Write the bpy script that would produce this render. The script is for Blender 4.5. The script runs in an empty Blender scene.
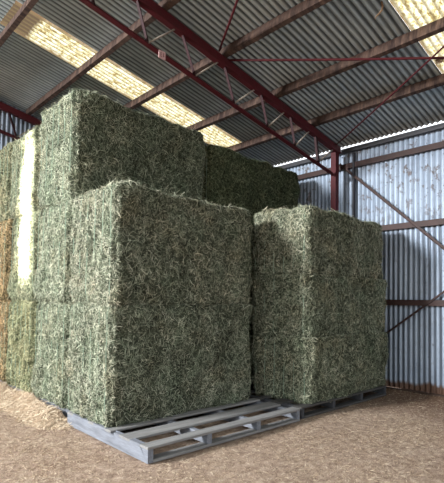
import bpy, bmesh, math, random
import numpy as np
from mathutils import Vector, Matrix, noise

random.seed(7)
rng = np.random.default_rng(11)
scene = bpy.context.scene
COL = scene.collection
TAN = math.tan(math.radians(10.42))
XW = 6.447                      # inner face of the right-hand wall
ZE = 3.87                       # eave height


def roof_z(x):
    return ZE + (XW - x) * TAN


# ------------------------------------------------------------------ helpers
def link(o, parent=None):
    COL.objects.link(o)
    if parent is not None:
        o.parent = parent
    return o


def tag(o, label=None, cat=None, group=None, kind=None):
    if label:
        o['label'] = label
    if cat:
        o['category'] = cat
    if group:
        o['group'] = group
    if kind:
        o['kind'] = kind
    return o


def empty(name, loc, rz=0.0):
    o = bpy.data.objects.new(name, None)
    o.empty_display_size = 0.1
    o.location = loc
    o.rotation_euler = (0, 0, rz)
    return link(o)


def copy_tree(o, parent=None):
    c = o.copy()
    COL.objects.link(c)
    if parent is not None:
        c.parent = parent
    for ch in list(o.children):
        copy_tree(ch, c)
    return c


def np_mesh(name, verts, quads, mats, shade=None, smooth=True, mat_idx=None):
    me = bpy.data.meshes.new(name)
    verts = np.asarray(verts, np.float32)
    quads = np.asarray(quads, np.int32)
    n = quads.shape[1]
    me.vertices.add(len(verts))
    me.vertices.foreach_set('co', verts.ravel())
    me.loops.add(quads.size)
    me.loops.foreach_set('vertex_index', quads.ravel())
    me.polygons.add(len(quads))
    me.polygons.foreach_set('loop_start', np.arange(0, quads.size, n, dtype=np.int32))
    me.polygons.foreach_set('loop_total', np.full(len(quads), n, np.int32))
    me.polygons.foreach_set('use_smooth', np.full(len(quads), smooth, bool))
    for m in mats:
        me.materials.append(m)
    if mat_idx is not None:
        me.polygons.foreach_set('material_index', np.asarray(mat_idx, np.int32))
    if shade is not None:
        a = me.attributes.new('shade', 'FLOAT', 'POINT')
        a.data.foreach_set('value', np.asarray(shade, np.float32))
    me.update(calc_edges=True)
    me.validate()
    return me


def bm_obj(name, bm, mat, parent=None, smooth=False):
    me = bpy.data.meshes.new(name)
    bmesh.ops.recalc_face_normals(bm, faces=bm.faces[:])
    bm.to_mesh(me)
    bm.free()
    me.materials.append(mat)
    if smooth:
        for p in me.polygons:
            p.use_smooth = True
    return link(bpy.data.objects.new(name, me), parent)


def add_box(bm, x0, x1, y0, y1, z0, z1, bevel=0.0, jitter=0.0):
    vs = [bm.verts.new((x + random.uniform(-jitter, jitter), y + random.uniform(-jitter, jitter),
                        z + random.uniform(-jitter, jitter)))
          for x in (x0, x1) for y in (y0, y1) for z in (z0, z1)]
    f = [(0, 1, 3, 2), (4, 6, 7, 5), (0, 4, 5, 1), (2, 3, 7, 6), (0, 2, 6, 4), (1, 5, 7, 3)]
    fs = [bm.faces.new([vs[i] for i in q]) for q in f]
    if bevel:
        es = list({e for q in fs for e in q.edges})
        bmesh.ops.bevel(bm, geom=es, offset=bevel, segments=1, affect='EDGES')


def frame_for(d, up=Vector((0, 0, 1))):
    d = d.normalized()
    if abs(d.dot(up)) > 0.98:
        up = Vector((0, 1, 0))
    s = d.cross(up).normalized()
    return d, s, s.cross(d).normalized()


def add_bar(bm, a, b, w, h, bevel=0.0):
    """rectangular bar from a to b; w sideways, h in the up direction"""
    a, b = Vector(a), Vector(b)
    d, s, u = frame_for(b - a)
    vs = []
    for p in (a, b):
        for i, j in ((-1, -1), (1, -1), (1, 1), (-1, 1)):
            vs.append(bm.verts.new(p + s * (i * w / 2) + u * (j * h / 2)))
    fs = [bm.faces.new(vs[:4][::-1]), bm.faces.new(vs[4:])]
    for k in range(4):
        fs.append(bm.faces.new((vs[k], vs[(k + 1) % 4], vs[4 + (k + 1) % 4], vs[4 + k])))
    if bevel:
        es = list({e for q in fs for e in q.edges})
        bmesh.ops.bevel(bm, geom=es, offset=bevel, segments=1, affect='EDGES')


def add_angle(bm, a, b, leg=0.05, t=0.006, flip=1):
    """steel angle section from a to b"""
    a, b = Vector(a), Vector(b)
    d, s, u = frame_for(b - a)
    s = s * flip
    prof = [(0, 0), (leg, 0), (leg, t), (t, t), (t, leg), (0, leg)]
    rings = [[bm.verts.new(p + s * (x - leg / 3) + u * (y - leg / 3)) for x, y in prof] for p in (a, b)]
    n = len(prof)
    bm.faces.new(rings[0][::-1])
    bm.faces.new(rings[1])
    for k in range(n):
        bm.faces.new((rings[0][k], rings[0][(k + 1) % n], rings[1][(k + 1) % n], rings[1][k]))


def add_tube(bm, pts, r, n=8):
    pts = [Vector(p) for p in pts]
    rings = []
    for i, p in enumerate(pts):
        d = (pts[min(i + 1, len(pts) - 1)] - pts[max(i - 1, 0)])
        d, s, u = frame_for(d)
        rr = r[i] if isinstance(r, (list, tuple)) else r
        rings.append([bm.verts.new(p + (s * math.cos(k * 2 * math.pi / n) + u * math.sin(k * 2 * math.pi / n)) * rr)
                      for k in range(n)])
    for a, b in zip(rings, rings[1:]):
        for k in range(n):
            bm.faces.new((a[k], a[(k + 1) % n], b[(k + 1) % n], b[k]))
    bm.faces.new(rings[0][::-1])
    bm.faces.new(rings[-1])


PER, AMP = 0.076, 0.010

# ---------------------------------------------------------------- materials
def new_mat(name):
    m = bpy.data.materials.new(name)
    m.use_nodes = True
    nt = m.node_tree
    for n in list(nt.nodes):
        nt.nodes.remove(n)
    out = nt.nodes.new('ShaderNodeOutputMaterial')
    return m, nt, out


def N(nt, typ, **kw):
    n = nt.nodes.new(typ)
    for k, v in kw.items():
        if k in n.inputs:
            n.inputs[k].default_value = v
        else:
            setattr(n, k, v)
    return n


def ramp(nt, fac, stops, interp='LINEAR'):
    r = nt.nodes.new('ShaderNodeValToRGB')
    r.color_ramp.interpolation = interp
    els = r.color_ramp.elements
    els[0].position, els[0].color = stops[0][0], (*stops[0][1], 1)
    els[1].position, els[1].color = stops[-1][0], (*stops[-1][1], 1)
    for p, c in stops[1:-1]:
        e = els.new(p)
        e.color = (*c, 1)
    nt.links.new(fac, r.inputs['Fac'])
    return r.outputs['Color']


def mix(nt, fac, a, b, mode='MIX'):
    m = nt.nodes.new('ShaderNodeMix')
    m.data_type = 'RGBA'
    m.blend_type = mode
    for sock, v in ((m.inputs['Factor'], fac), (m.inputs['A'], a), (m.inputs['B'], b)):
        pass
    ins = [s for s in m.inputs if s.enabled]
    for s, v in zip(ins, (fac, a, b)):
        if isinstance(v, bpy.types.NodeSocket):
            nt.links.new(v, s)
        elif isinstance(v, (int, float)):
            s.default_value = v
        else:
            s.default_value = (*v, 1)
    return [s for s in m.outputs if s.enabled][0]


def math_n(nt, op, a, b=None, clamp=False):
    m = nt.nodes.new('ShaderNodeMath')
    m.operation = op
    m.use_clamp = clamp
    for s, v in zip(m.inputs, (a, b)):
        if v is None:
            continue
        if isinstance(v, bpy.types.NodeSocket):
            nt.links.new(v, s)
        else:
            s.default_value = v
    return m.outputs[0]


def map_range(nt, v, a, b, c=0.0, d=1.0, smooth=False):
    m = nt.nodes.new('ShaderNodeMapRange')
    m.clamp = True
    if smooth:
        m.interpolation_type = 'SMOOTHSTEP'
    nt.links.new(v, m.inputs[0])
    for i, x in enumerate((a, b, c, d)):
        m.inputs[i + 1].default_value = x
    return m.outputs[0]


def noise_fac(nt, coord, scale, detail=4, rough=0.6, mapping=None):
    src = coord
    if mapping:
        mp = nt.nodes.new('ShaderNodeMapping')
        mp.inputs['Scale'].default_value = mapping
        nt.links.new(coord, mp.inputs['Vector'])
        src = mp.outputs['Vector']
    n = N(nt, 'ShaderNodeTexNoise', Scale=scale, Detail=detail, Roughness=rough)
    nt.links.new(src, n.inputs['Vector'])
    return n.outputs['Fac']


def principled(nt, out, color, rough=0.8, metal=0.0, bump=None, bump_d=0.01, spec=0.3):
    b = nt.nodes.new('ShaderNodeBsdfPrincipled')
    if isinstance(color, bpy.types.NodeSocket):
        nt.links.new(color, b.inputs['Base Color'])
    else:
        b.inputs['Base Color'].default_value = (*color, 1)
    if isinstance(rough, bpy.types.NodeSocket):
        nt.links.new(rough, b.inputs['Roughness'])
    else:
        b.inputs['Roughness'].default_value = rough
    b.inputs['Metallic'].default_value = metal
    b.inputs['Specular IOR Level'].default_value = spec
    if bump is not None:
        bp = N(nt, 'ShaderNodeBump', Distance=bump_d, Strength=1.0)
        nt.links.new(bump, bp.inputs['Height'])
        nt.links.new(bp.outputs['Normal'], b.inputs['Normal'])
    nt.links.new(b.outputs['BSDF'], out.inputs['Surface'])
    return b


def objco(nt):
    return nt.nodes.new('ShaderNodeTexCoord').outputs['Object']


def sep(nt, v):
    s = nt.nodes.new('ShaderNodeSeparateXYZ')
    nt.links.new(v, s.inputs[0])
    return s.outputs


def s2l(r, g, b):
    f = lambda c: (c / 255 / 12.92) if c / 255 <= 0.04045 else ((c / 255 + 0.055) / 1.055) ** 2.4
    return (f(r), f(g), f(b))


def hay_mat():
    m, nt, out = new_mat('hay')
    at = N(nt, 'ShaderNodeAttribute', attribute_name='shade')
    co = objco(nt)
    big = noise_fac(nt, co, 2.3, 3, 0.6)
    fine = noise_fac(nt, co, 60, 2, 0.6)
    f = math_n(nt, 'ADD', at.outputs['Fac'], math_n(nt, 'MULTIPLY', math_n(nt, 'SUBTRACT', big, 0.5), 0.35))
    f = math_n(nt, 'ADD', f, math_n(nt, 'MULTIPLY', math_n(nt, 'SUBTRACT', fine, 0.5), 0.12), True)
    c = ramp(nt, f, [(0.0, s2l(28, 30, 22)), (0.25, s2l(72, 76, 62)), (0.55, s2l(128, 133, 113)),
                     (0.8, s2l(172, 174, 152)), (1.0, s2l(214, 210, 188))])
    wn = N(nt, 'ShaderNodeObjectInfo')
    off = nt.nodes.new('ShaderNodeVectorMath')
    off.operation = 'ADD'
    nt.links.new(co, off.inputs[0])
    nt.links.new(wn.outputs['Location'], off.inputs[1])
    teal = noise_fac(nt, off.outputs[0], 3.1, 3, 0.6)
    c = mix(nt, map_range(nt, teal, 0.52, 0.7, 0, 0.6), c, mix(nt, 1.0, c, (.87, 1.0, .95), 'MULTIPLY'))
    c = mix(nt, map_range(nt, teal, 0.48, 0.3, 0, 0.7), c, mix(nt, 1.0, c, (1.10, .98, .90), 'MULTIPLY'))
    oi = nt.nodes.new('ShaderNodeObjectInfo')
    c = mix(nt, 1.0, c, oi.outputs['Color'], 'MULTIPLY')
    b = principled(nt, out, c, 0.85, spec=0.15)
    return m


def twine_mat():
    m, nt, out = new_mat('twine')
    co = objco(nt)
    c = ramp(nt, noise_fac(nt, co, 30), [(0.3, s2l(118, 140, 120)), (0.7, s2l(150, 168, 146))])
    principled(nt, out, c, 0.6)
    return m


def iron_mat(name, lo, hi, rust, stain=False, rust_amt=0.5, line=(0.2, 1.0, 0.6)):
    """weathered galvanised sheet"""
    m, nt, out = new_mat(name)
    co = objco(nt)
    a = noise_fac(nt, co, 1.2, 5, 0.65)
    c = ramp(nt, a, [(0.3, lo), (0.7, hi)])
    streak = noise_fac(nt, co, 3.0, 5, 0.7, (1.0, 6.0, 0.6) if stain else (0.5, 6.0, 1.0))
    c = mix(nt, map_range(nt, streak, 0.5, 0.8, 0, 0.45), c, [x * 0.55 for x in lo])
    spots = noise_fac(nt, co, 9.0, 6, 0.75)
    c = mix(nt, map_range(nt, spots, 0.62 - 0.04 * rust_amt, 0.72, 0, rust_amt), c, rust)
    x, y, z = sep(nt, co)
    # shade in the valleys of the corrugation, painted into the colour
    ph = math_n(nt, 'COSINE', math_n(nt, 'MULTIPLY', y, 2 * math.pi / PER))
    if stain:   # lit upper wall: the painted shade narrows to thin lines
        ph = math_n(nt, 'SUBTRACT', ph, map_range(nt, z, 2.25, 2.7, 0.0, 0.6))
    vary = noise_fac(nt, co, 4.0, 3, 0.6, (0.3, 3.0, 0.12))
    valley_shade = math_n(nt, 'MULTIPLY', map_range(nt, ph, line[0], line[1], 0, line[2], True), map_range(nt, vary, 0.3, 0.7, 0.75, 1.1))
    c = mix(nt, valley_shade, c, [v * 0.22 for v in lo])
    if stain:
        edge = math_n(nt, 'ADD', z, math_n(nt, 'MULTIPLY', noise_fac(nt, co, 2.2, 5, 0.7, (1, 1, 0.4)), -0.22))
        c = mix(nt, map_range(nt, edge, 0.02, 0.07, 1, 0), c, s2l(92, 68, 54))
        drip = noise_fac(nt, co, 8.0, 6, 0.75, (1, 1.0, 0.8))
        band = math_n(nt, 'MULTIPLY', map_range(nt, drip, 0.565, 0.60), map_range(nt, z, 1.9, 3.2, 0.15, 0.85))
        c = mix(nt, band, c, s2l(96, 84, 78))
        # laps are not modelled; the dark rib lines are the painted valley shading
    principled(nt, out, c, map_range(nt, a, 0.3, 0.7, 0.45, 0.65), 0.25, spec=0.4)
    return m


def skylight_mat():
    m, nt, out = new_mat('fibreglass_sheet')
    co = objco(nt)
    x, y, z = sep(nt, co)
    d = noise_fac(nt, co, 16, 6, 0.75, (1.0, 1.6, 1.0))
    c = ramp(nt, d, [(0.39, s2l(140, 116, 68)), (0.48, s2l(210, 196, 146)), (0.57, s2l(238, 233, 208))])
    wob = math_n(nt, 'MULTIPLY', math_n(nt, 'SUBTRACT', noise_fac(nt, co, 5, 3), 0.5), 0.10)
    xx = math_n(nt, 'ADD', x, wob)
    yy = math_n(nt, 'ADD', y, wob)
    brown = s2l(92, 76, 60)
    c = mix(nt, map_range(nt, xx, 2.0, 2.06, 1, 0), c, brown)            # dusty upper end
    for e in (5.40, 2.05 - 0.76, 5.98, 2.05):
        dd = math_n(nt, 'ABSOLUTE', math_n(nt, 'SUBTRACT', yy, e))
        c = mix(nt, map_range(nt, dd, 0.01, 0.06, 0.85, 0), c, s2l(128, 104, 78))
    # darker lines along the valleys of the corrugation
    ph = math_n(nt, 'COSINE', math_n(nt, 'MULTIPLY', y, 2 * math.pi / PER))
    c = mix(nt, map_range(nt, ph, -1.0, 0.2, 0.75, 0), c, s2l(112, 98, 70))
    t = nt.nodes.new('ShaderNodeBsdfTranslucent')
    nt.links.new(c, t.inputs['Color'])
    g = nt.nodes.new('ShaderNodeBsdfDiffuse')
    nt.links.new(c, g.inputs['Color'])
    mx = N(nt, 'ShaderNodeMixShader', Fac=0.15)
    nt.links.new(t.outputs[0], mx.inputs[1])
    nt.links.new(g.outputs[0], mx.inputs[2])
    nt.links.new(mx.outputs[0], out.inputs['Surface'])
    return m


def paint_mat(name, base, rust, amt=0.5, scale=9, rough=0.6, grain=None, tint=False):
    m, nt, out = new_mat(name)
    co = objco(nt)
    a = noise_fac(nt, co, scale, 6, 0.7, grain)
    b = noise_fac(nt, co, scale * 5, 3, 0.7, grain)
    c = mix(nt, map_range(nt, a, 0.42, 0.68, 0, amt), base, rust)
    c = mix(nt, map_range(nt, b, 0.35, 0.75, 0, 0.5), c, [x * 0.55 for x in base])
    if tint:
        c = mix(nt, 1.0, c, nt.nodes.new('ShaderNodeObjectInfo').outputs['Color'], 'MULTIPLY')
    principled(nt, out, c, rough, bump=b, bump_d=0.002)
    return m


def ground_mat():
    m, nt, out = new_mat('dirt')
    co = objco(nt)
    x, y, z = sep(nt, co)
    a = noise_fac(nt, co, 0.9, 5, 0.65)
    b = noise_fac(nt, co, 14, 6, 0.75)
    cc = noise_fac(nt, co, 90, 3, 0.7)
    c = ramp(nt, b, [(0.3, s2l(118, 99, 86)), (0.5, s2l(172, 150, 132)), (0.72, s2l(210, 190, 170))])
    c = mix(nt, map_range(nt, cc, 0.35, 0.7, 0, 0.55), c, s2l(112, 92, 74))
    c = mix(nt, map_range(nt, a, 0.5, 0.75, 0, 0.45), c, s2l(124, 96, 74))
    wet = math_n(nt, 'ADD', x, math_n(nt, 'MULTIPLY', math_n(nt, 'SUBTRACT', a, 0.5), 1.6))
    c = mix(nt, map_range(nt, wet, 4.6, 6.1, 0, 0.85, True), c, s2l(98, 74, 58))
    h = math_n(nt, 'ADD', b, math_n(nt, 'MULTIPLY', cc, 0.5))
    principled(nt, out, c, 0.95, bump=h, bump_d=0.02, spec=0.1)
    return m


def straw_mat():
    m, nt, out = new_mat('straw')
    at = N(nt, 'ShaderNodeAttribute', attribute_name='shade')
    c = ramp(nt, at.outputs['Fac'], [(0, s2l(124, 102, 82)), (0.6, s2l(186, 164, 138)), (1, s2l(222, 206, 180))])
    principled(nt, out, c, 0.8, spec=0.2)
    return m


HAY = hay_mat()
TWINE = twine_mat()
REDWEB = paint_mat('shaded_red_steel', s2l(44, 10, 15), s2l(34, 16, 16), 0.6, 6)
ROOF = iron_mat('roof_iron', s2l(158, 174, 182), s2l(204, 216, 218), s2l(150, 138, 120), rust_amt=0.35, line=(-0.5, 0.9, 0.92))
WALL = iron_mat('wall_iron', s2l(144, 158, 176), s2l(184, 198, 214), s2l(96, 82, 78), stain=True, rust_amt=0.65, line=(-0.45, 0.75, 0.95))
SKYL = skylight_mat()
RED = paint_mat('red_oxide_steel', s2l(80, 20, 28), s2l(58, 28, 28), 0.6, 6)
RUSTY = paint_mat('rusty_steel', s2l(66, 46, 42), s2l(46, 36, 34), 0.7, 5)
PURLIN = paint_mat('dusty_purlin', s2l(52, 38, 34), s2l(124, 100, 86), 0.75, 7, 0.85, (0.4, 2.2, 0.4))
GREYWOOD = paint_mat('weathered_pallet_wood', s2l(140, 139, 137), s2l(98, 96, 94), 0.7, 7, 0.85, (0.3, 3, 3), True)
ENDWOOD = paint_mat('weathered_bearer_wood', s2l(128, 132, 140), s2l(84, 86, 90), 0.8, 9, 0.85, (3, 0.3, 3), True)
GREYSTEEL = paint_mat('bare_steel_rod', s2l(168, 160, 146), s2l(120, 100, 88), 0.6, 8)
PLATE = paint_mat('faded_pink_plate', s2l(214, 178, 176), s2l(176, 132, 132), 0.5, 20)
PLATEINK = paint_mat('dark_red_ink', s2l(110, 50, 56), s2l(110, 50, 56), 0.2, 20)
GROUND = ground_mat()
STRAW = straw_mat()

# ------------------------------------------------------------- setting: shed
PER, AMP = 0.076, 0.010
Y0, Y1 = -6.0, 8.05
X0 = -1.2


def corr(a):
    return AMP * np.cos(a * 2 * math.pi / PER)


def roof_piece(x0, x1, y0, y1):
    ys = np.arange(round(y0 / PER * 8), round(y1 / PER * 8) + 1) * PER / 8
    xs = [x0, x1]
    v = [(x, y, roof_z(x) + 1.2 * h) for x in xs for y, h in zip(ys, corr(ys))]
    n = len(ys)
    q = [(k, k + 1, n + k + 1, n + k) for k in range(n - 1)]
    return v, q


def merge(pieces):
    V, Q = [], []
    for v, q in pieces:
        o = len(V)
        V += list(v)
        Q += [tuple(i + o for i in f) for f in q]
    return V, Q


XE = XW + 0.035
LS = (5.396, 5.985)
RS = (1.292, 2.052)
SX0, SX1 = 1.70, 5.62
V, Q = merge([roof_piece(X0, XE, Y0, RS[0]), roof_piece(X0, SX0 + .3, *RS), roof_piece(SX1, XE, *RS),
              roof_piece(X0, XE, RS[1], LS[0]), roof_piece(X0, SX0, *LS), roof_piece(SX1, XE, *LS),
              roof_piece(X0, XE, LS[1], Y1)])
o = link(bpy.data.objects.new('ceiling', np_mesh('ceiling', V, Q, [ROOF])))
tag(o, kind='structure')
for nm, rg, sx in (('window_1', LS, SX0), ('window_2', RS, SX0 + .3)):
    V, Q = roof_piece(sx - 0.02, SX1 + 0.02, rg[0], rg[1])
    V = [(x, y, z + 0.003) for x, y, z in V]
    o = link(bpy.data.objects.new(nm, np_mesh(nm, V, Q, [SKYL])))
    tag(o, kind='structure')

# right-hand wall: vertical corrugated sheets
ys = np.arange(round(Y0 / PER * 8), round(Y1 / PER * 8) + 1) * PER / 8
V, Q = [], []
zs = [0.045, 3.815]
for z in zs:
    V += [(XW + 0.014 + 1.25 * corr(y), y, z) for y in ys]
n = len(ys)
Q = [(k, k + 1, n + k + 1, n + k) for k in range(n - 1)]
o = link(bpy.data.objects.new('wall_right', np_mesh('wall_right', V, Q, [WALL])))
tag(o, kind='structure')


# gable wall at the far end; the shed is open behind the camera and on the left
def gable(name, yw, sgn):
    xs = np.arange(round(X0 / PER * 8), round((XW + .03) / PER * 8) + 1) * PER / 8
    V = [(x, yw + sgn * corr(x), 0.0) for x in xs] + [(x, yw + sgn * corr(x), roof_z(x) + 0.002) for x in xs]
    n = len(xs)
    Q = [(k, k + 1, n + k + 1, n + k) for k in range(n - 1)]
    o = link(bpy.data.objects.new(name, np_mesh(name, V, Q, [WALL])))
    tag(o, kind='structure')


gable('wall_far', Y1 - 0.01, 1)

# floor: uneven dirt, fine near the stack, coarse outside
def ground_h(x, y):
    h = 0.012 * noise.noise((x * 1.3, y * 1.3, 0)) + 0.006 * noise.noise((x * 5, y * 5, 3))
    # dirt banked against the foot of the wall
    b = max(0.0, 1 - abs(x - 6.42) / 0.55)
    h += 0.05 * b * b * (0.8 + 0.5 * noise.noise((0, y * 2.5, 9)))
    return h - 0.012


def grid_axis(a, b, fine0, fine1, step, coarse):
    pts = list(np.arange(a, fine0, coarse)) + list(np.arange(fine0, fine1, step)) + list(np.arange(fine1, b + 0.01, coarse))
    return pts


gx = grid_axis(-60, 30, 0.5, 7.0, 0.06, 1.5)
gy = grid_axis(-40, 40, 0.8, 7.0, 0.06, 1.5)
V = [(x, y, ground_h(x, y)) for x in gx for y in gy]
n = len(gy)
Q = [(i * n + j, (i + 1) * n + j, (i + 1) * n + j + 1, i * n + j + 1) for i in range(len(gx) - 1) for j in range(n - 1)]
o = link(bpy.data.objects.new('floor', np_mesh('floor', V, Q, [GROUND])))
tag(o, kind='structure')

# ------------------------------------------------------------- straw ribbons
def ribbons(P, T, Nn, length, width, lift, curl, shade, segs=3):
    """vectorised curved straw ribbons. P,T,Nn: (n,3)"""
    n = len(P)
    B = np.cross(Nn, T)
    V = np.zeros((n, segs + 1, 2, 3))
    pos = P - T * (length[:, None] * 0.5) - Nn * 0.006
    ang = rng.uniform(-0.5, 0.5, n)
    tilt = rng.normal(0, 0.5, n)
    for s in range(segs + 1):
        t = s / segs
        d = T * np.cos(ang)[:, None] + B * np.sin(ang)[:, None]
        side = np.cross(Nn, d)
        side = side * np.cos(tilt)[:, None] + Nn * np.sin(tilt)[:, None]
        w = width * (1.0 if 0 < s < segs else 0.6)
        h = lift[:, 0] * math.sin(math.pi * t) + lift[:, 1] * t * t
        c = pos + Nn * h[:, None]
        V[:, s, 0] = c - side * (w / 2)[:, None]
        V[:, s, 1] = c + side * (w / 2)[:, None]
        pos = pos + d * (length / segs)[:, None]
        ang = ang + curl
    V = V.reshape(-1, 3)
    base = (np.arange(n) * (segs + 1) * 2)[:, None]
    Q = []
    for s in range(segs):
        Q.append(np.concatenate([base + 2 * s, base + 2 * s + 1, base + 2 * s + 3, base + 2 * s + 2], 1))
    Q = np.stack(Q, 1).reshape(-1, 4)
    S = np.repeat(shade, (segs + 1) * 2)
    return V, Q, S


# ------------------------------------------------------------------- bales
def bale_mesh(name, L, W, H, seed, top=False, front=True, dens=1.0):
    """big square bale; origin at the middle of its base. Strings run over top, ends and base."""
    rs = random.Random(seed)
    st = 0.045
    strings = [W * (-0.5 + (k + 0.5) / 6) for k in range(6)]
    flakes = [-L / 2]
    while flakes[-1] < L / 2:
        flakes.append(flakes[-1] + rs.uniform(0.09, 0.17))
    foff = [rs.uniform(-0.008, 0.007) for _ in flakes]

    def shape(p):
        x, y, z = p
        hx, hy, hz = L / 2, W / 2, H / 2
        # which face
        r = 0.06
        if top and z > 0:
            q = Vector((max(-hx + r, min(hx - r, x)), max(-hy + r, min(hy - r, y)), max(-hz + r, min(hz - r, z))))
            d = Vector(p) - q
            nrm = d.normalized() if d.length > 1e-6 else Vector((0, 0, 1))
            base = q + nrm * r
        else:       # pressed flat against the neighbours above and below
            q = Vector((max(-hx + r, min(hx - r, x)), max(-hy + r, min(hy - r, y)), z))
            d = Vector(p) - q
            if d.length > 1e-6:
                nrm = d.normalized()
                base = q + nrm * r
                e = max(0.0, 1 - (hz - abs(z)) / 0.05)
                base -= nrm * (0.012 * e * (1.0 + noise.noise(Vector((x * 5, y * 5, seed)))))
            else:
                nrm = Vector((0, 0, 1 if z > 0 else -1))
                base = Vector(p)
        s = Vector((seed * 7.3, seed * 3.1, 0))
        disp = 0.046 * noise.noise(base * 2.2 + s) + 0.020 * noise.noise(base * 8 + s)
        if abs(nrm.x) > 0.5:      # end: bulges between the strings and pockets
            ph = (y / W + 0.5) * 6
            disp += 0.022 * (abs(math.sin(ph * math.pi)) - 0.6) * abs(nrm.x)
            pk = noise.noise(Vector((x * 2, y * 14, z * 6)) + s * 2)
            disp -= 0.085 * max(0, pk - 0.1) * abs(nrm.x)
        if abs(nrm.y) > 0.5 or nrm.z > 0.5:
            k = 0
            while k + 1 < len(flakes) and flakes[k + 1] < x:
                k += 1
            disp += foff[k] * 0.9
            pk = noise.noise(Vector((x * 8, y * 8, z * 6)) + s * 3)
            disp -= 0.035 * max(0, pk - 0.15)
            disp += 0.010 * noise.noise(base * 18 + s)
        if nrm.z > 0.3:           # ragged top
            disp += 0.035 * noise.noise(Vector((x * 2.4, y * 2.4, seed))) * (1 if top else 0.2)
        if nrm.z < -0.5:
            disp = 0
        return base + nrm * disp

    bm = bmesh.new()
    nx, ny, nz = max(2, round(L / st)), max(2, round(W / st)), max(2, round(H / st))
    cache = {}

    def vert(i, j, k):
        key = (i, j, k)
        if key not in cache:
            p = (-L / 2 + L * i / nx, -W / 2 + W * j / ny, -H / 2 + H * k / nz)
            cache[key] = bm.verts.new(shape(p))
        return cache[key]
    for i in range(nx):
        for j in range(ny):
            for k, fl in ((0, 1), (nz, 0)):
                f = [vert(i, j, k), vert(i + 1, j, k), vert(i + 1, j + 1, k), vert(i, j + 1, k)]
                bm.faces.new(f[::-1] if fl else f)
    for i in range(nx):
        for k in range(nz):
            for j, fl in ((0, 0), (ny, 1)):
                f = [vert(i, j, k), vert(i + 1, j, k), vert(i + 1, j, k + 1), vert(i, j, k + 1)]
                bm.faces.new(f[::-1] if fl else f)
    for j in range(ny):
        for k in range(nz):
            for i, fl in ((0, 1), (nx, 0)):
                f = [vert(i, j, k), vert(i, j + 1, k), vert(i, j + 1, k + 1), vert(i, j, k + 1)]
                bm.faces.new(f[::-1] if fl else f)
    bm.normal_update()
    bm.verts.index_update()
    bv = np.array([v.co[:] for v in bm.verts])
    bv[:, 2] += H / 2
    bq = np.array([[v.index for v in f.verts] for f in bm.faces])
    fn = np.array([f.normal[:] for f in bm.faces])
    fa = np.array([f.calc_area() for f in bm.faces])
    bm.free()
    shade_b = rng.uniform(0.05, 0.22, len(bv))

    cls = np.where(np.abs(fn[:, 0]) > 0.6, 0, np.where(np.abs(fn[:, 1]) > 0.6, 1, np.where(fn[:, 2] > 0.6, 2, 3)))
    dn = np.array([11500, 10500, 4500, 0])[cls] * dens
    dn = np.where((fn[:, 1] > 0.5), dn * 0.25, dn)       # rear long side
    dn = np.where((fn[:, 0] > 0.5), dn * 0.8, dn)
    w = fa * dn
    n = int(w.sum())
    idx = rng.choice(len(bq), n, p=w / w.sum())
    u, v = rng.random((2, n))
    c = bv[bq[idx]]
    P = (c[:, 0] * ((1 - u) * (1 - v))[:, None] + c[:, 1] * (u * (1 - v))[:, None]
         + c[:, 2] * (u * v)[:, None] + c[:, 3] * ((1 - u) * v)[:, None])
    Nn = fn[idx] + rng.normal(0, 0.12, (n, 3))
    Nn /= np.linalg.norm(Nn, axis=1)[:, None]
    k = cls[idx]
    T = rng.normal(0, 1, (n, 3))
    T[:, 0] += 0
    T[k == 0, 2] *= 1.7                     # ends: broken stalks hang more up and down
    T[k == 1, 2] *= 1.15
    T -= Nn * (T * Nn).sum(1)[:, None]
    T /= np.linalg.norm(T, axis=1)[:, None]
    length = np.where(k == 0, rng.uniform(0.02, 0.065, n), rng.uniform(0.025, 0.095, n))
    width = np.where(rng.random(n) < 0.1, rng.uniform(0.004, 0.006, n), rng.uniform(0.0018, 0.0036, n))
    lift = np.stack([rng.uniform(0.002, 0.016, n), rng.normal(0.0, 0.010, n)], 1)
    fly = rng.random(n) < np.where(k == 2, 0.12, 0.06)
    lift[fly, 1] += rng.uniform(0.01, 0.055, fly.sum())
    length[fly] *= 1.4
    # keep the sides next to the neighbours flat
    curl = rng.normal(0, 0.45, n)
    sh = rng.beta(2.0, 2.6, n)
    sh = np.where(rng.random(n) < 0.14, rng.uniform(0.75, 1.0, n), sh)
    # flakes vary in tone
    fl = np.searchsorted(np.array(flakes), P[:, 0]) % 50
    tone = np.array([rs.uniform(-0.07, 0.07) for _ in range(60)])
    # cut stalk ends are paler than the long sides
    sh = np.clip(sh + np.where(k == 1, tone[fl] - 0.02, 0) + np.where(k == 0, 0.16, 0) + np.where(k == 2, 0.2, 0), 0, 1)
    V2, Q2, S2 = ribbons(P, T, Nn, length, width, lift, curl, sh)
    V2[:, 2] = np.clip(V2[:, 2], -0.02, H + 0.015 + (0.10 if top else 0.0))
    V2[:, 1] = np.clip(V2[:, 1], -W / 2 - (0.05 if front else 0.005), W / 2 + 0.01)
    bv[:, 2] = np.clip(bv[:, 2], 0.0, H + (0.12 if top else 0.0))
    bv[:, 1] = np.clip(bv[:, 1], -W / 2 - (0.05 if front else 0.005), W / 2 + 0.01)
    V = np.concatenate([bv, V2])
    Q = np.concatenate([bq, Q2 + len(bv)])
    S = np.concatenate([shade_b, S2])
    me = np_mesh(name, V, Q, [HAY], S)
    return me, strings


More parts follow.
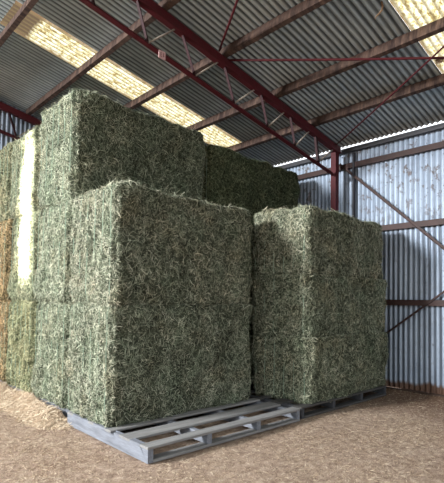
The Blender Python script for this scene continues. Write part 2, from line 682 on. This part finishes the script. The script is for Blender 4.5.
def twine_meshes(L, W, H, strings):
    out = []
    for y in strings:
        bm = bmesh.new()
        hx, g = L / 2 + 0.002, 0.0
        pts = []
        for t in np.linspace(-1, 1, 9):
            pts.append((t * (hx - .05), y + random.uniform(-.004, .004), H - 0.004))
        pts += [(hx - .012, y, H - .03), (hx, y, H - .08)]
        for t in np.linspace(0.9, 0.1, 7):
            pts.append((hx, y + random.uniform(-.006, .006), H * t))
        pts += [(hx - .012, y, .03), (hx - .06, y, .006), (0, y, .004), (-hx + .06, y, .006), (-hx + .012, y, .03)]
        for t in np.linspace(0.1, 0.9, 7):
            pts.append((-hx, y + random.uniform(-.006, .006), H * t))
        pts += [(-hx, y, H - .08), (-hx + .012, y, H - .03), pts[0]]
        add_tube(bm, pts, 0.003, 5)
        me = bpy.data.meshes.new('twine')
        bm.to_mesh(me)
        bm.free()
        me.materials.append(TWINE)
        out.append(me)
    return out


BL, BW = 1.83, 0.90
HA, HB = 1.105, 0.735
KINDS = {}
for kind, h, seeds in (('tallfront', HA, (1,)), ('tall', HA, (2, 8)), ('talltop', HA, (3, 7)), ('flat', HB, (4, 5)), ('flattop', HB, (6,))):
    KINDS[kind] = []
    for s in seeds:
        me, strings = bale_mesh('hay_bale', BL, BW, h, s, 'top' in kind, kind != 'tall')
        KINDS[kind].append((me, twine_meshes(BL, BW, h, strings)))


PROTO = {}


def bale(x, y, z, kind, var, label, group, color=(1, 1, 1), rz=0.0, sx=1.0, sy=1.0, sz=1.0):
    """x: left end, y: near side"""
    key = (kind, var)
    me, tw = KINDS[kind][var]
    name = 'hay_bale'
    if key not in PROTO:
        o = link(bpy.data.objects.new(name, me))
        for m in tw:
            link(bpy.data.objects.new('twine', m), o)
        PROTO[key] = o
    else:
        o = copy_tree(PROTO[key])
    o.location = (x + BL * sx / 2, y + BW * sy / 2, z)
    o.rotation_euler = (0, 0, rz)
    o.scale = (sx, sy, sz)
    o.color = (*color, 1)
    tag(o, label, 'hay bale', group)
    return o


Z0 = 0.135
Z1, Z2, Z3 = Z0, Z0 + HA + 0.006, Z0 + 2 * (HA + 0.006)
GF = 'green hay bales of the left stack'
LX = 2.05
bale(LX - .01, 3.60, Z1, 'tallfront', 0, 'lower bale of the front stack, standing on the grey pallet with bare slats', GF, (.98, 1.0, .98), sx=1.015)
bale(LX + .0, 3.61, Z2, 'talltop', 1, 'upper bale of the front stack above the bare pallet slats, pale frayed rim', GF, (1.0, 1.0, .98), rz=0.008, sx=1.01, sz=1.015)
bale(LX, 4.53, Z1, 'tall', 0, 'bottom bale just behind the front stack, its lit end above loose hay and pallet end', GF, (.98, 1.03, .98))
bale(LX - .01, 4.53, Z2, 'tall', 0, 'middle bale just behind the front stack, under the tall dark-sided bale', GF, (1.0, 1.04, 1.0), rz=-.006)
bale(LX + .0, 4.50, Z3, 'talltop', 0, 'top bale behind the front stack with long dark side and bright end, under the skylight', GF, (.95, 1.0, .96), sx=1.005, sy=1.06, sz=1.08)
bale(LX - .01, 5.46, Z1, 'tall', 1, 'yellowish bottom bale end beside the brown straw bales at left', GF, (1.12, 1.1, .86))
bale(LX + .0, 5.46, Z2, 'tall', 0, 'middle bale end at left where the white sun streak fades out', GF, (1.05, 1.06, .92))
bale(LX, 5.53, Z3, 'talltop', 0, 'top bale end at left with a white streak of sunlight down it', GF, (1.0, 1.02, .92), sy=1.02, sz=.97)
bale(LX + .02, 6.45, Z1, 'tall', 0, 'lower brown straw bale at the left edge of the photo', 'brown straw bales', (1.35, .98, .72))
bale(LX - .02, 6.45, Z2, 'tall', 0, 'upper brown straw bale at the left edge, under a greener bale', 'brown straw bales', (1.4, 1.0, .72))
bale(LX, 6.52, Z3, 'talltop', 1, 'farthest top bale at left edge, on the brown straw bales, below the gable wall', GF, (1.02, .98, .82), sy=1.05)

GR = 'green hay bales of the right stack'
RX = 4.235
hb = HB + 0.006
bale(RX, 3.015, Z0 - .02, 'flat', 0, 'bottom bale of the right stack, resting on a dark pallet near the iron wall', GR, (.98, 1.0, .95), sz=1.03)
bale(RX + .0, 3.03, Z0 + hb, 'flat', 1, 'middle bale of the three-high right stack', GR, (.95, .98, .94), rz=-.008)
bale(RX - .01, 3.04, Z0 + 2 * hb, 'flattop', 0, 'top bale of the right stack in front of the red post, with a sunlit end', GR, (1.0, 1.0, .97), rz=.006, sz=1.09)
GD = 'dark hay bales at the back'
DX = 4.04
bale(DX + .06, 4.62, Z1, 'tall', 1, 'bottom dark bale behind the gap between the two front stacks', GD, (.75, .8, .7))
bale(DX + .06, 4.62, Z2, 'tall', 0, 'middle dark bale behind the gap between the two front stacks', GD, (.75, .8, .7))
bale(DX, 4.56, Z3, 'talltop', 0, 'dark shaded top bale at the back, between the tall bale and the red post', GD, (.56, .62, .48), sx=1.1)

# ------------------------------------------------------------------ pallets
def make_pallet():
    root = empty('pallet', (0, 0, 0))
    xs = (0.028, 0.66, 1.31, 1.942)
    L, D = 1.97, 1.45
    # bearers run from front to back; the outer left one is a pale weathered board
    for k, x in enumerate(xs):
        bm = bmesh.new()
        w = 0.052
        zt = 0.106
        if k == 0:
            # notched top edge
            prof = []
            for y0, y1, z in ((0, .115, .106), (.115, .27, .128), (.27, .44, .106), (.44, .52, .128), (.52, .66, .106), (.66, D, .128)):
                prof += [(y0, z), (y1, z)]
            vs = []
            lower = [(D, .0), (0, .0)]
            pts = prof + lower
            a = [bm.verts.new((x - w / 2, y, z)) for y, z in pts]
            b = [bm.verts.new((x + w / 2, y, z)) for y, z in pts]
            bm.faces.new(a)
            bm.faces.new(b[::-1])
            for i in range(len(pts)):
                j = (i + 1) % len(pts)
                if (a[i].co - a[j].co).length > 1e-6:
                    bm.faces.new((a[i], b[i], b[j], a[j]))
            bmesh.ops.triangulate(bm, faces=[f for f in bm.faces if len(f.verts) > 4])
        else:
            add_box(bm, x - w / 2, x + w / 2, 0.004, D - .004, .0205, .1055, .003, .0008)
        o = bm_obj('bearer', bm, ENDWOOD, root)
        if k == 0:
            o['label'] = 'pale blue-grey notched end bearer'
    for y0, y1 in ((0.0, .115), (.27, .44), (.58, .68), (.9, 1.0), (1.33, 1.45)):
        bm = bmesh.new()
        add_box(bm, 0.0, L, y0, y1, .1065, .1285, .003, .0012)
        bm_obj('top_slat', bm, GREYWOOD, root)
    for y0, y1 in ((0.0, .1), (.66, .76), (1.35, 1.45)):
        bm = bmesh.new()
        add_box(bm, 0.056, L, y0, y1, -.004, .0200, .003, .001)
        bm_obj('bottom_slat', bm, GREYWOOD, root)
    return root


pl0 = make_pallet()
spots = [((2.03, 2.97), 'weathered grey timber pallet with bare slats in front of the front stack'),
         ((2.15, 4.46), 'timber pallet under the second bale row, its left end half buried in loose hay'),
         ((2.16, 5.95), 'timber pallet under the brown straw bales at left'),
         ((4.06, 3.0), 'dark timber pallet squashed under the right stack'),
         ((4.07, 4.5), 'timber pallet under the dark bales at the back')]
for k, ((x, y), lab) in enumerate(spots):
    o = pl0 if k == 0 else copy_tree(pl0)
    o.location = (x, y, 0.003)
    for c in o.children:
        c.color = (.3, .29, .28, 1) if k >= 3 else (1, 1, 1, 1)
    tag(o, lab, 'pallet', 'timber pallets under the stacks')

# ------------------------------------------------------------ loose straw
def scatter_straw(name, pts, nrm, lmin, lmax, wmin, wmax, label, cat, mat=STRAW, shade=(0, 1), lift=0.008):
    P = np.array(pts)
    n = len(P)
    Nn = np.array(nrm) + rng.normal(0, .1, (n, 3))
    Nn /= np.linalg.norm(Nn, axis=1)[:, None]
    T = rng.normal(0, 1, (n, 3))
    T -= Nn * (T * Nn).sum(1)[:, None]
    T /= np.linalg.norm(T, axis=1)[:, None]
    ln = rng.uniform(lmin, lmax, n)
    wd = rng.uniform(wmin, wmax, n)
    lf = np.stack([rng.uniform(0.002, lift, n), rng.normal(0.002, lift * .5, n)], 1)
    V, Q, S = ribbons(P, T, Nn, ln, wd, lf, rng.normal(0, .25, n), rng.uniform(shade[0], shade[1], n))
    V[:, 2] += 0.006
    o = link(bpy.data.objects.new(name, np_mesh(name, V, Q, [mat], S)))
    tag(o, label, cat, kind='stuff')
    return o


def blocked(x, y):
    return ((2.0 < x < 4.05 and 2.95 < y < 7.5) or (4.05 <= x < 6.05 and y > 3.0) or x > 6.4)


pts = []
while len(pts) < 48000:
    x, y = random.uniform(0.6, 6.4), random.uniform(0.9, 6.6)
    if blocked(x, y):
        continue
    # clumps; thin out towards the brown dirt by the wall
    dens = 0.45 + 0.55 * noise.noise((x * 1.7, y * 1.7, 5)) + 0.25 * noise.noise((x * 5, y * 5, 1))
    dens *= 1.0 - 0.75 * max(0, min(1, (x - 4.6) / 1.3))
    if random.random() < dens + 0.12:
        pts.append((x, y, ground_h(x, y)))
scatter_straw('straw_litter', pts, [(0, 0, 1)] * len(pts), 0.012, .05, .0014, .0032,
              'thin pale straw litter scattered over the dirt floor', 'straw', lift=.008)


# loose hay heaped along the foot of the left stack
def heap_h(x, y):
    d = (x - 2.06) if x < 2.06 else 0
    a = max(0, 1 + d / (0.42 + 0.1 * noise.noise((y * 3, 0, 0))))
    e = max(0, min(1, (y - 4.25) / .5)) * max(0, min(1, (7.2 - y) / .5))
    return 0.17 * a * a * e * (0.75 + 0.5 * noise.noise((x * 4, y * 3, 2)))


xs, yy = np.linspace(1.5, 2.085, 22), np.linspace(4.2, 7.2, 80)
V = [(x, y, ground_h(x, y) - 0.012 + heap_h(x, y) + .01 * noise.noise((x * 14, y * 14, 0))) for x in xs for y in yy]
n = len(yy)
Q = [(i * n + j, (i + 1) * n + j, (i + 1) * n + j + 1, i * n + j + 1) for i in range(len(xs) - 1) for j in range(n - 1)]
V = np.array(V)
Q = np.array(Q)
m = 6500
hx, hy = rng.uniform(1.55, 2.07, m), rng.uniform(4.25, 7.1, m)
hz = np.array([ground_h(a, b) + heap_h(a, b) for a, b in zip(hx, hy)])
keep = np.array([heap_h(a, b) for a, b in zip(hx, hy)]) > 0.006
P = np.stack([hx, hy, hz], 1)[keep]
m = len(P)
Nn = np.tile(np.array([[-.35, 0, .93]]), (m, 1)) + rng.normal(0, .15, (m, 3))
Nn /= np.linalg.norm(Nn, axis=1)[:, None]
T = rng.normal(0, 1, (m, 3))
T -= Nn * (T * Nn).sum(1)[:, None]
T /= np.linalg.norm(T, axis=1)[:, None]
V2, Q2, S2 = ribbons(P, T, Nn, rng.uniform(.03, .12, m), rng.uniform(.003, .007, m),
                     np.stack([rng.uniform(.002, .015, m), rng.normal(.004, .008, m)], 1), rng.normal(0, .4, m), rng.uniform(.3, 1, m))
S = np.concatenate([rng.uniform(.35, .6, len(V)), S2])
o = link(bpy.data.objects.new('loose_hay', np_mesh('loose_hay', np.concatenate([V, V2]), np.concatenate([Q, Q2 + len(V)]), [STRAW], S)))
tag(o, 'loose straw-coloured hay heaped along the foot of the left stack', 'hay', kind='stuff')

# ------------------------------------------------------------ roof members
PX = [1.80, 2.77, 3.67, 4.66, 5.51]
plabel = ['reddish roof beam crossing the top left corner of the photo',
          'dusty brown roof beam that meets the gable wall above the tallest bale',
          'brown roof beam crossing between the sign plate and the middle of the truss',
          'brown roof beam crossing the right skylight, nearer the ridge of the two there',
          'brown roof beam nearest the right-hand wall, by the lower end of the right skylight']
sl = math.atan(TAN)
for x, lab in zip(PX, plabel):
    bm = bmesh.new()
    # timber purlin on edge, tilted with the roof, its length cut into slightly uneven segments
    ysg = np.linspace(-0.6, 7.93, 18)
    prev = None
    for y in ysg:
        jx, jz = random.uniform(-.003, .003), random.uniform(-.003, .003)
        ring = []
        for i, j in ((-.03, -.128), (.03, -.128), (.03, -.012), (-.03, -.012)):
            px = x + jx + i * math.cos(sl) + j * math.sin(sl)
            pz = roof_z(x) + jz + j * math.cos(sl) - i * math.sin(sl)
            ring.append(bm.verts.new((px, y, pz)))
        if prev:
            for k in range(4):
                bm.faces.new((prev[k], prev[(k + 1) % 4], ring[(k + 1) % 4], ring[k]))
        else:
            bm.faces.new(ring[::-1])
        prev = ring
    bm.faces.new(prev)
    o = bm_obj('roof_beam', bm, PURLIN)
    tag(o, lab, 'beam', 'roof beams under the iron roof')

# red roof truss
YT = 3.925


def on_roof(x, drop):
    return (x, 0, roof_z(x) - drop)


def make_truss():
    root = empty('roof_truss', (0, YT, 0))
    bm = bmesh.new()
    # top chord: two angles back to back reading as one deep bar
    add_bar(bm, on_roof(-1.2, .183), on_roof(6.24, .183), .085, .105, .006)
    bm_obj('top_chord', bm, RED, root)
    bm = bmesh.new()
    a = Vector(on_roof(-1.2, .60))
    b = Vector(on_roof(6.10, .62))
    add_angle(bm, a, b, .062, .008)
    bm_obj('bottom_chord', bm, RED, root)
    tops = [2.42, 3.02, 3.68, 4.35, 4.98, 5.60]
    bots = [2.57, 3.22, 3.86, 4.50, 5.10, 5.68]
    for t, b in zip([1.82] + tops, [1.95] + bots):
        bm = bmesh.new()
        add_angle(bm, on_roof(t, .21), on_roof(b, .60), .038, .006)
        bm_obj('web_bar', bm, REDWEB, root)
    dg_t = [2.93, 3.59, 4.24, 4.86, 5.45, 6.09]
    for b, t in zip(bots, dg_t):
        bm = bmesh.new()
        add_tube(bm, [on_roof(b, .59), on_roof(t, .21)], .011, 6)
        o = bm_obj('web_rod', bm, GREYSTEEL, root, True)
        o['label'] = 'pale slanting web rod'
    return root


tr = make_truss()
tag(tr, 'red steel roof truss running down from top left to the red post', 'truss')
t2 = copy_tree(tr)
t2.location = (0, 7.86, 0)
tag(t2, 'shadowed roof truss against the gable wall at the far left', 'truss')

# red steel post
post = empty('steel_post', (6.19, 3.96, 0))
tag(post, 'dark red steel post against the iron wall, carrying the roof truss', 'post')
bm = bmesh.new()
h, w, t, f = 3.70, .10, .008, .10
for x0, x1, y0, y1 in ((-.05, .05, -.05, -.042), (-.05, .05, .042, .05), (-.004, .004, -.042, .042)):
    pass
# I section with flanges facing the bay, web between
add_box(bm, -.047, .047, -.046, -.038, 0, h)
add_box(bm, -.047, .047, .038, .046, 0, h)
add_box(bm, -.047, -.039, -.038, .038, 0, h)
add_box(bm, .039, .047, -.038, .038, 0, h)
bm_obj('column', bm, RED, post)
bm = bmesh.new()
add_box(bm, -.09, .12, -.07, .07, h, h + .012, .002)
bm_obj('cap_plate', bm, RED, post)
bm = bmesh.new()
add_box(bm, -.10, .10, -.10, .10, -.002, .012, .002)
bm_obj('base_plate', bm, RUSTY, post)
# downpipe-like dark channel beside the post
bm = bmesh.new()
add_box(bm, 6.37, 6.425, 3.72, 3.755, 0.03, 3.70, .006)
o = bm_obj('wall_stud', bm, paint_mat('dark_stud', s2l(38, 38, 44), s2l(30, 30, 34), .5))
tag(o, 'narrow dark upright channel on the wall just right of the red post', 'stud')

# horizontal girts on the wall
for z, lab in ((3.505, 'upper rusty wall rail just below the eave'),
               (2.43, 'middle rusty wall rail level with the top of the right stack'),
               (1.305, 'lower rusty wall rail beside the right stack at mid height')):
    bm = bmesh.new()
    add_box(bm, 6.385, 6.436, -1.2, 7.8, z + .030, z + .038)
    add_box(bm, 6.385, 6.393, -1.2, 7.8, z - .038, z + .030)
    add_box(bm, 6.385, 6.436, -1.2, 7.8, z - .046, z - .038)
    o = bm_obj('wall_rail', bm, RUSTY)
    tag(o, lab, 'rail', 'horizontal wall rails')

# eave rail under the roof edge (light leaks through the corrugations above it)
bm = bmesh.new()
add_box(bm, 6.37, 6.43, -1.2, 7.8, 3.725, 3.793)
o = bm_obj('trim_1', bm, paint_mat('dark_eave', s2l(70, 70, 74), s2l(52, 48, 48), .5))
tag(o, kind='structure')
# bottom sill
bm = bmesh.new()
for k in range(24):
    y = -1.2 + k * .38
    add_box(bm, 6.40, 6.455, y, y + .37, -.02, .05 + random.uniform(-.01, .01), .004)
o = bm_obj('trim_2', bm, paint_mat('dark_sill', s2l(70, 54, 44), s2l(52, 40, 34), .5))
tag(o, kind='structure')

# wall braces
bm = bmesh.new()
add_angle(bm, (6.375, 4.0, 3.56), (6.375, 1.2, .98), .036, .005)
o = bm_obj('wall_brace', bm, RUSTY)
tag(o, 'long slanting wall brace falling from the red post to the right edge', 'brace')
bm = bmesh.new()
add_angle(bm, (6.385, 4.0, .22), (6.385, 1.2, 2.32), .03, .005)
o = bm_obj('wall_brace', bm, RUSTY)
tag(o, 'thin slanting wall brace rising from behind the right stack', 'brace')


# roof brace rods
def rod(a, b, drop, r, lab, mat=RED):
    bm = bmesh.new()
    pts = []
    for t in np.linspace(0, 1, 9):
        x, y = a[0] + (b[0] - a[0]) * t, a[1] + (b[1] - a[1]) * t
        pts.append((x, y, roof_z(x) - drop - .03 * math.sin(math.pi * t)))
    add_tube(bm, pts, r, 8)
    o = bm_obj('brace_rod', bm, mat, None, True)
    tag(o, lab, 'rod', 'roof brace rods')


rod((3.69, 3.93), (6.2, -.07), .135, .014, 'nearly level red brace rod crossing below the right skylight')
rod((6.13, 3.93), (3.7, -.05), .150, .010, 'thin slanting brace rod from the post top to the right skylight')
rod((3.53, 3.86), (2.55, 2.2), .135, .013, 'short red brace rod rising to the top edge above the truss')

# clump of straw where the two rods cross
cx, cy = 5.03, 1.90
cz = roof_z(cx) - .15
pp = rng.normal(0, 1, (120, 3))
pp /= np.linalg.norm(pp, axis=1)[:, None]
Pn = pp.copy()
P = np.array([[cx, cy, cz]]) + pp * np.array([[.032, .032, .03]]) * rng.uniform(.4, 1, (120, 1))
T = rng.normal(0, 1, (120, 3))
T -= Pn * (T * Pn).sum(1)[:, None]
T /= np.linalg.norm(T, axis=1)[:, None]
Vv, Qq, Ss = ribbons(P, T, Pn, rng.uniform(.04, .09, 120), rng.uniform(.005, .01, 120),
                     np.stack([rng.uniform(0, .012, 120), rng.normal(0, .008, 120)], 1), rng.normal(0, .6, 120), rng.uniform(0, .7, 120))
o = link(bpy.data.objects.new('straw_clump', np_mesh('straw_clump', Vv, Qq, [STRAW], Ss)))
tag(o, 'small brown clump of straw caught where two brace rods cross', 'straw')

# strip hanging from the roof at the top edge of the photo
bm = bmesh.new()
hp = Vector((4.10, 2.10, roof_z(4.10) - .01))
pts = [hp + Vector((a, -a * .6, -b)) for a, b in ((0, 0), (.01, .04), (.0, .09), (-.025, .13), (-.05, .16), (-.062, .19))]
add_tube(bm, pts, [.012, .012, .011, .010, .008, .003], 6)
o = bm_obj('torn_strip', bm, STRAW, None, True)
tag(o, 'pale curled strip hanging from the roof sheet by the right skylight', 'strip')

# pale plate on the truss
pr = empty('number_plate', (2.72, YT - .045, 3.905))
tag(pr, 'small faded pink plate fixed to the bottom chord of the red truss', 'plate')
bm = bmesh.new()
add_box(bm, -.045, .045, -.003, .003, -.045, .045, .001)
bm_obj('plate', bm, PLATE, pr)
bm = bmesh.new()
for a, b in (((-.022, .018), (-.022, -.02)), ((-.022, .018), (-.004, .018)), ((-.022, -.001), (-.008, -.001)), ((-.022, -.02), (-.004, -.02)),
             ((.008, .018), (.024, .018)), ((.024, .018), (.012, .002)), ((.012, .002), (.024, -.008)), ((.024, -.008), (.008, -.02))):
    add_bar(bm, (a[0], -.0045, a[1]), (b[0], -.0045, b[1]), .002, .005)
bm_obj('marking', bm, PLATEINK, pr)

# ---------------------------------------------------------------- lighting
w = bpy.data.worlds.new('overcast')
scene.world = w
w.use_nodes = True
nt = w.node_tree
bg = nt.nodes['Background']
tc = nt.nodes.new('ShaderNodeTexCoord')
z = sep(nt, tc.outputs['Generated'])[2]
c = ramp(nt, map_range(nt, z, 0.0, 1.0), [(0.0, (.42, .44, .46)), (.45, (.72, .76, .80)), (1.0, (1.0, 1.0, 1.0))])
nt.links.new(c, bg.inputs['Color'])
bg.inputs['Strength'].default_value = 3.2


def area(name, loc, target, sx, sy, power, color, spread=math.pi):
    l = bpy.data.lights.new(name, 'AREA')
    l.shape = 'RECTANGLE'
    l.size, l.size_y = sx, sy
    l.energy = power
    l.color = color
    l.spread = spread
    o = bpy.data.objects.new(name, l)
    o.location = loc
    d = Vector(target) - Vector(loc)
    o.rotation_euler = d.to_track_quat('-Z', 'Z').to_euler()
    return link(o)


# low bright light from the open left side of the shed
area('open_side_light', (4.2 - 12, 3.3 + 2.9, 2.0 + 3.0), (4.2, 3.3, 2.0), 1.5, 1.5, 540, (.96, .98, 1.0), math.radians(70))
# narrow shaft of direct sun on the far left bale ends
area('sun_shaft', (-2.5, 5.86, 2.62), (2.05, 5.84, 2.42), 1.75, .26, 60, (1.0, .97, .88), math.radians(5))

# ----------------------------------------------------------------- camera
cam = bpy.data.cameras.new('camera')
co = link(bpy.data.objects.new('camera', cam))
pi_, ya, ro = map(math.radians, (2.25, -43.31, .95))
R = Matrix.Rotation(ya, 3, 'Z')
fw = R @ Vector((0, math.cos(pi_), math.sin(pi_)))
up = R @ Vector((0, -math.sin(pi_), math.cos(pi_)))
rt = R @ Vector((1, 0, 0))
r2 = rt * math.cos(ro) + up * math.sin(ro)
u2 = up * math.cos(ro) - rt * math.sin(ro)
M = Matrix((r2, u2, -fw)).transposed().to_4x4()
M.translation = (0, 0, 1.3)
co.matrix_world = M
cam.sensor_fit = 'HORIZONTAL'
cam.sensor_width = 36.0
cam.lens = 447.19 / 444 * 36
cam.shift_y = (281.99 - 241.5) / 444
cam.clip_start = 0.05
scene.camera = co

scene.view_settings.view_transform = 'Standard'
scene.view_settings.look = 'None'
scene.view_settings.exposure = 0.0
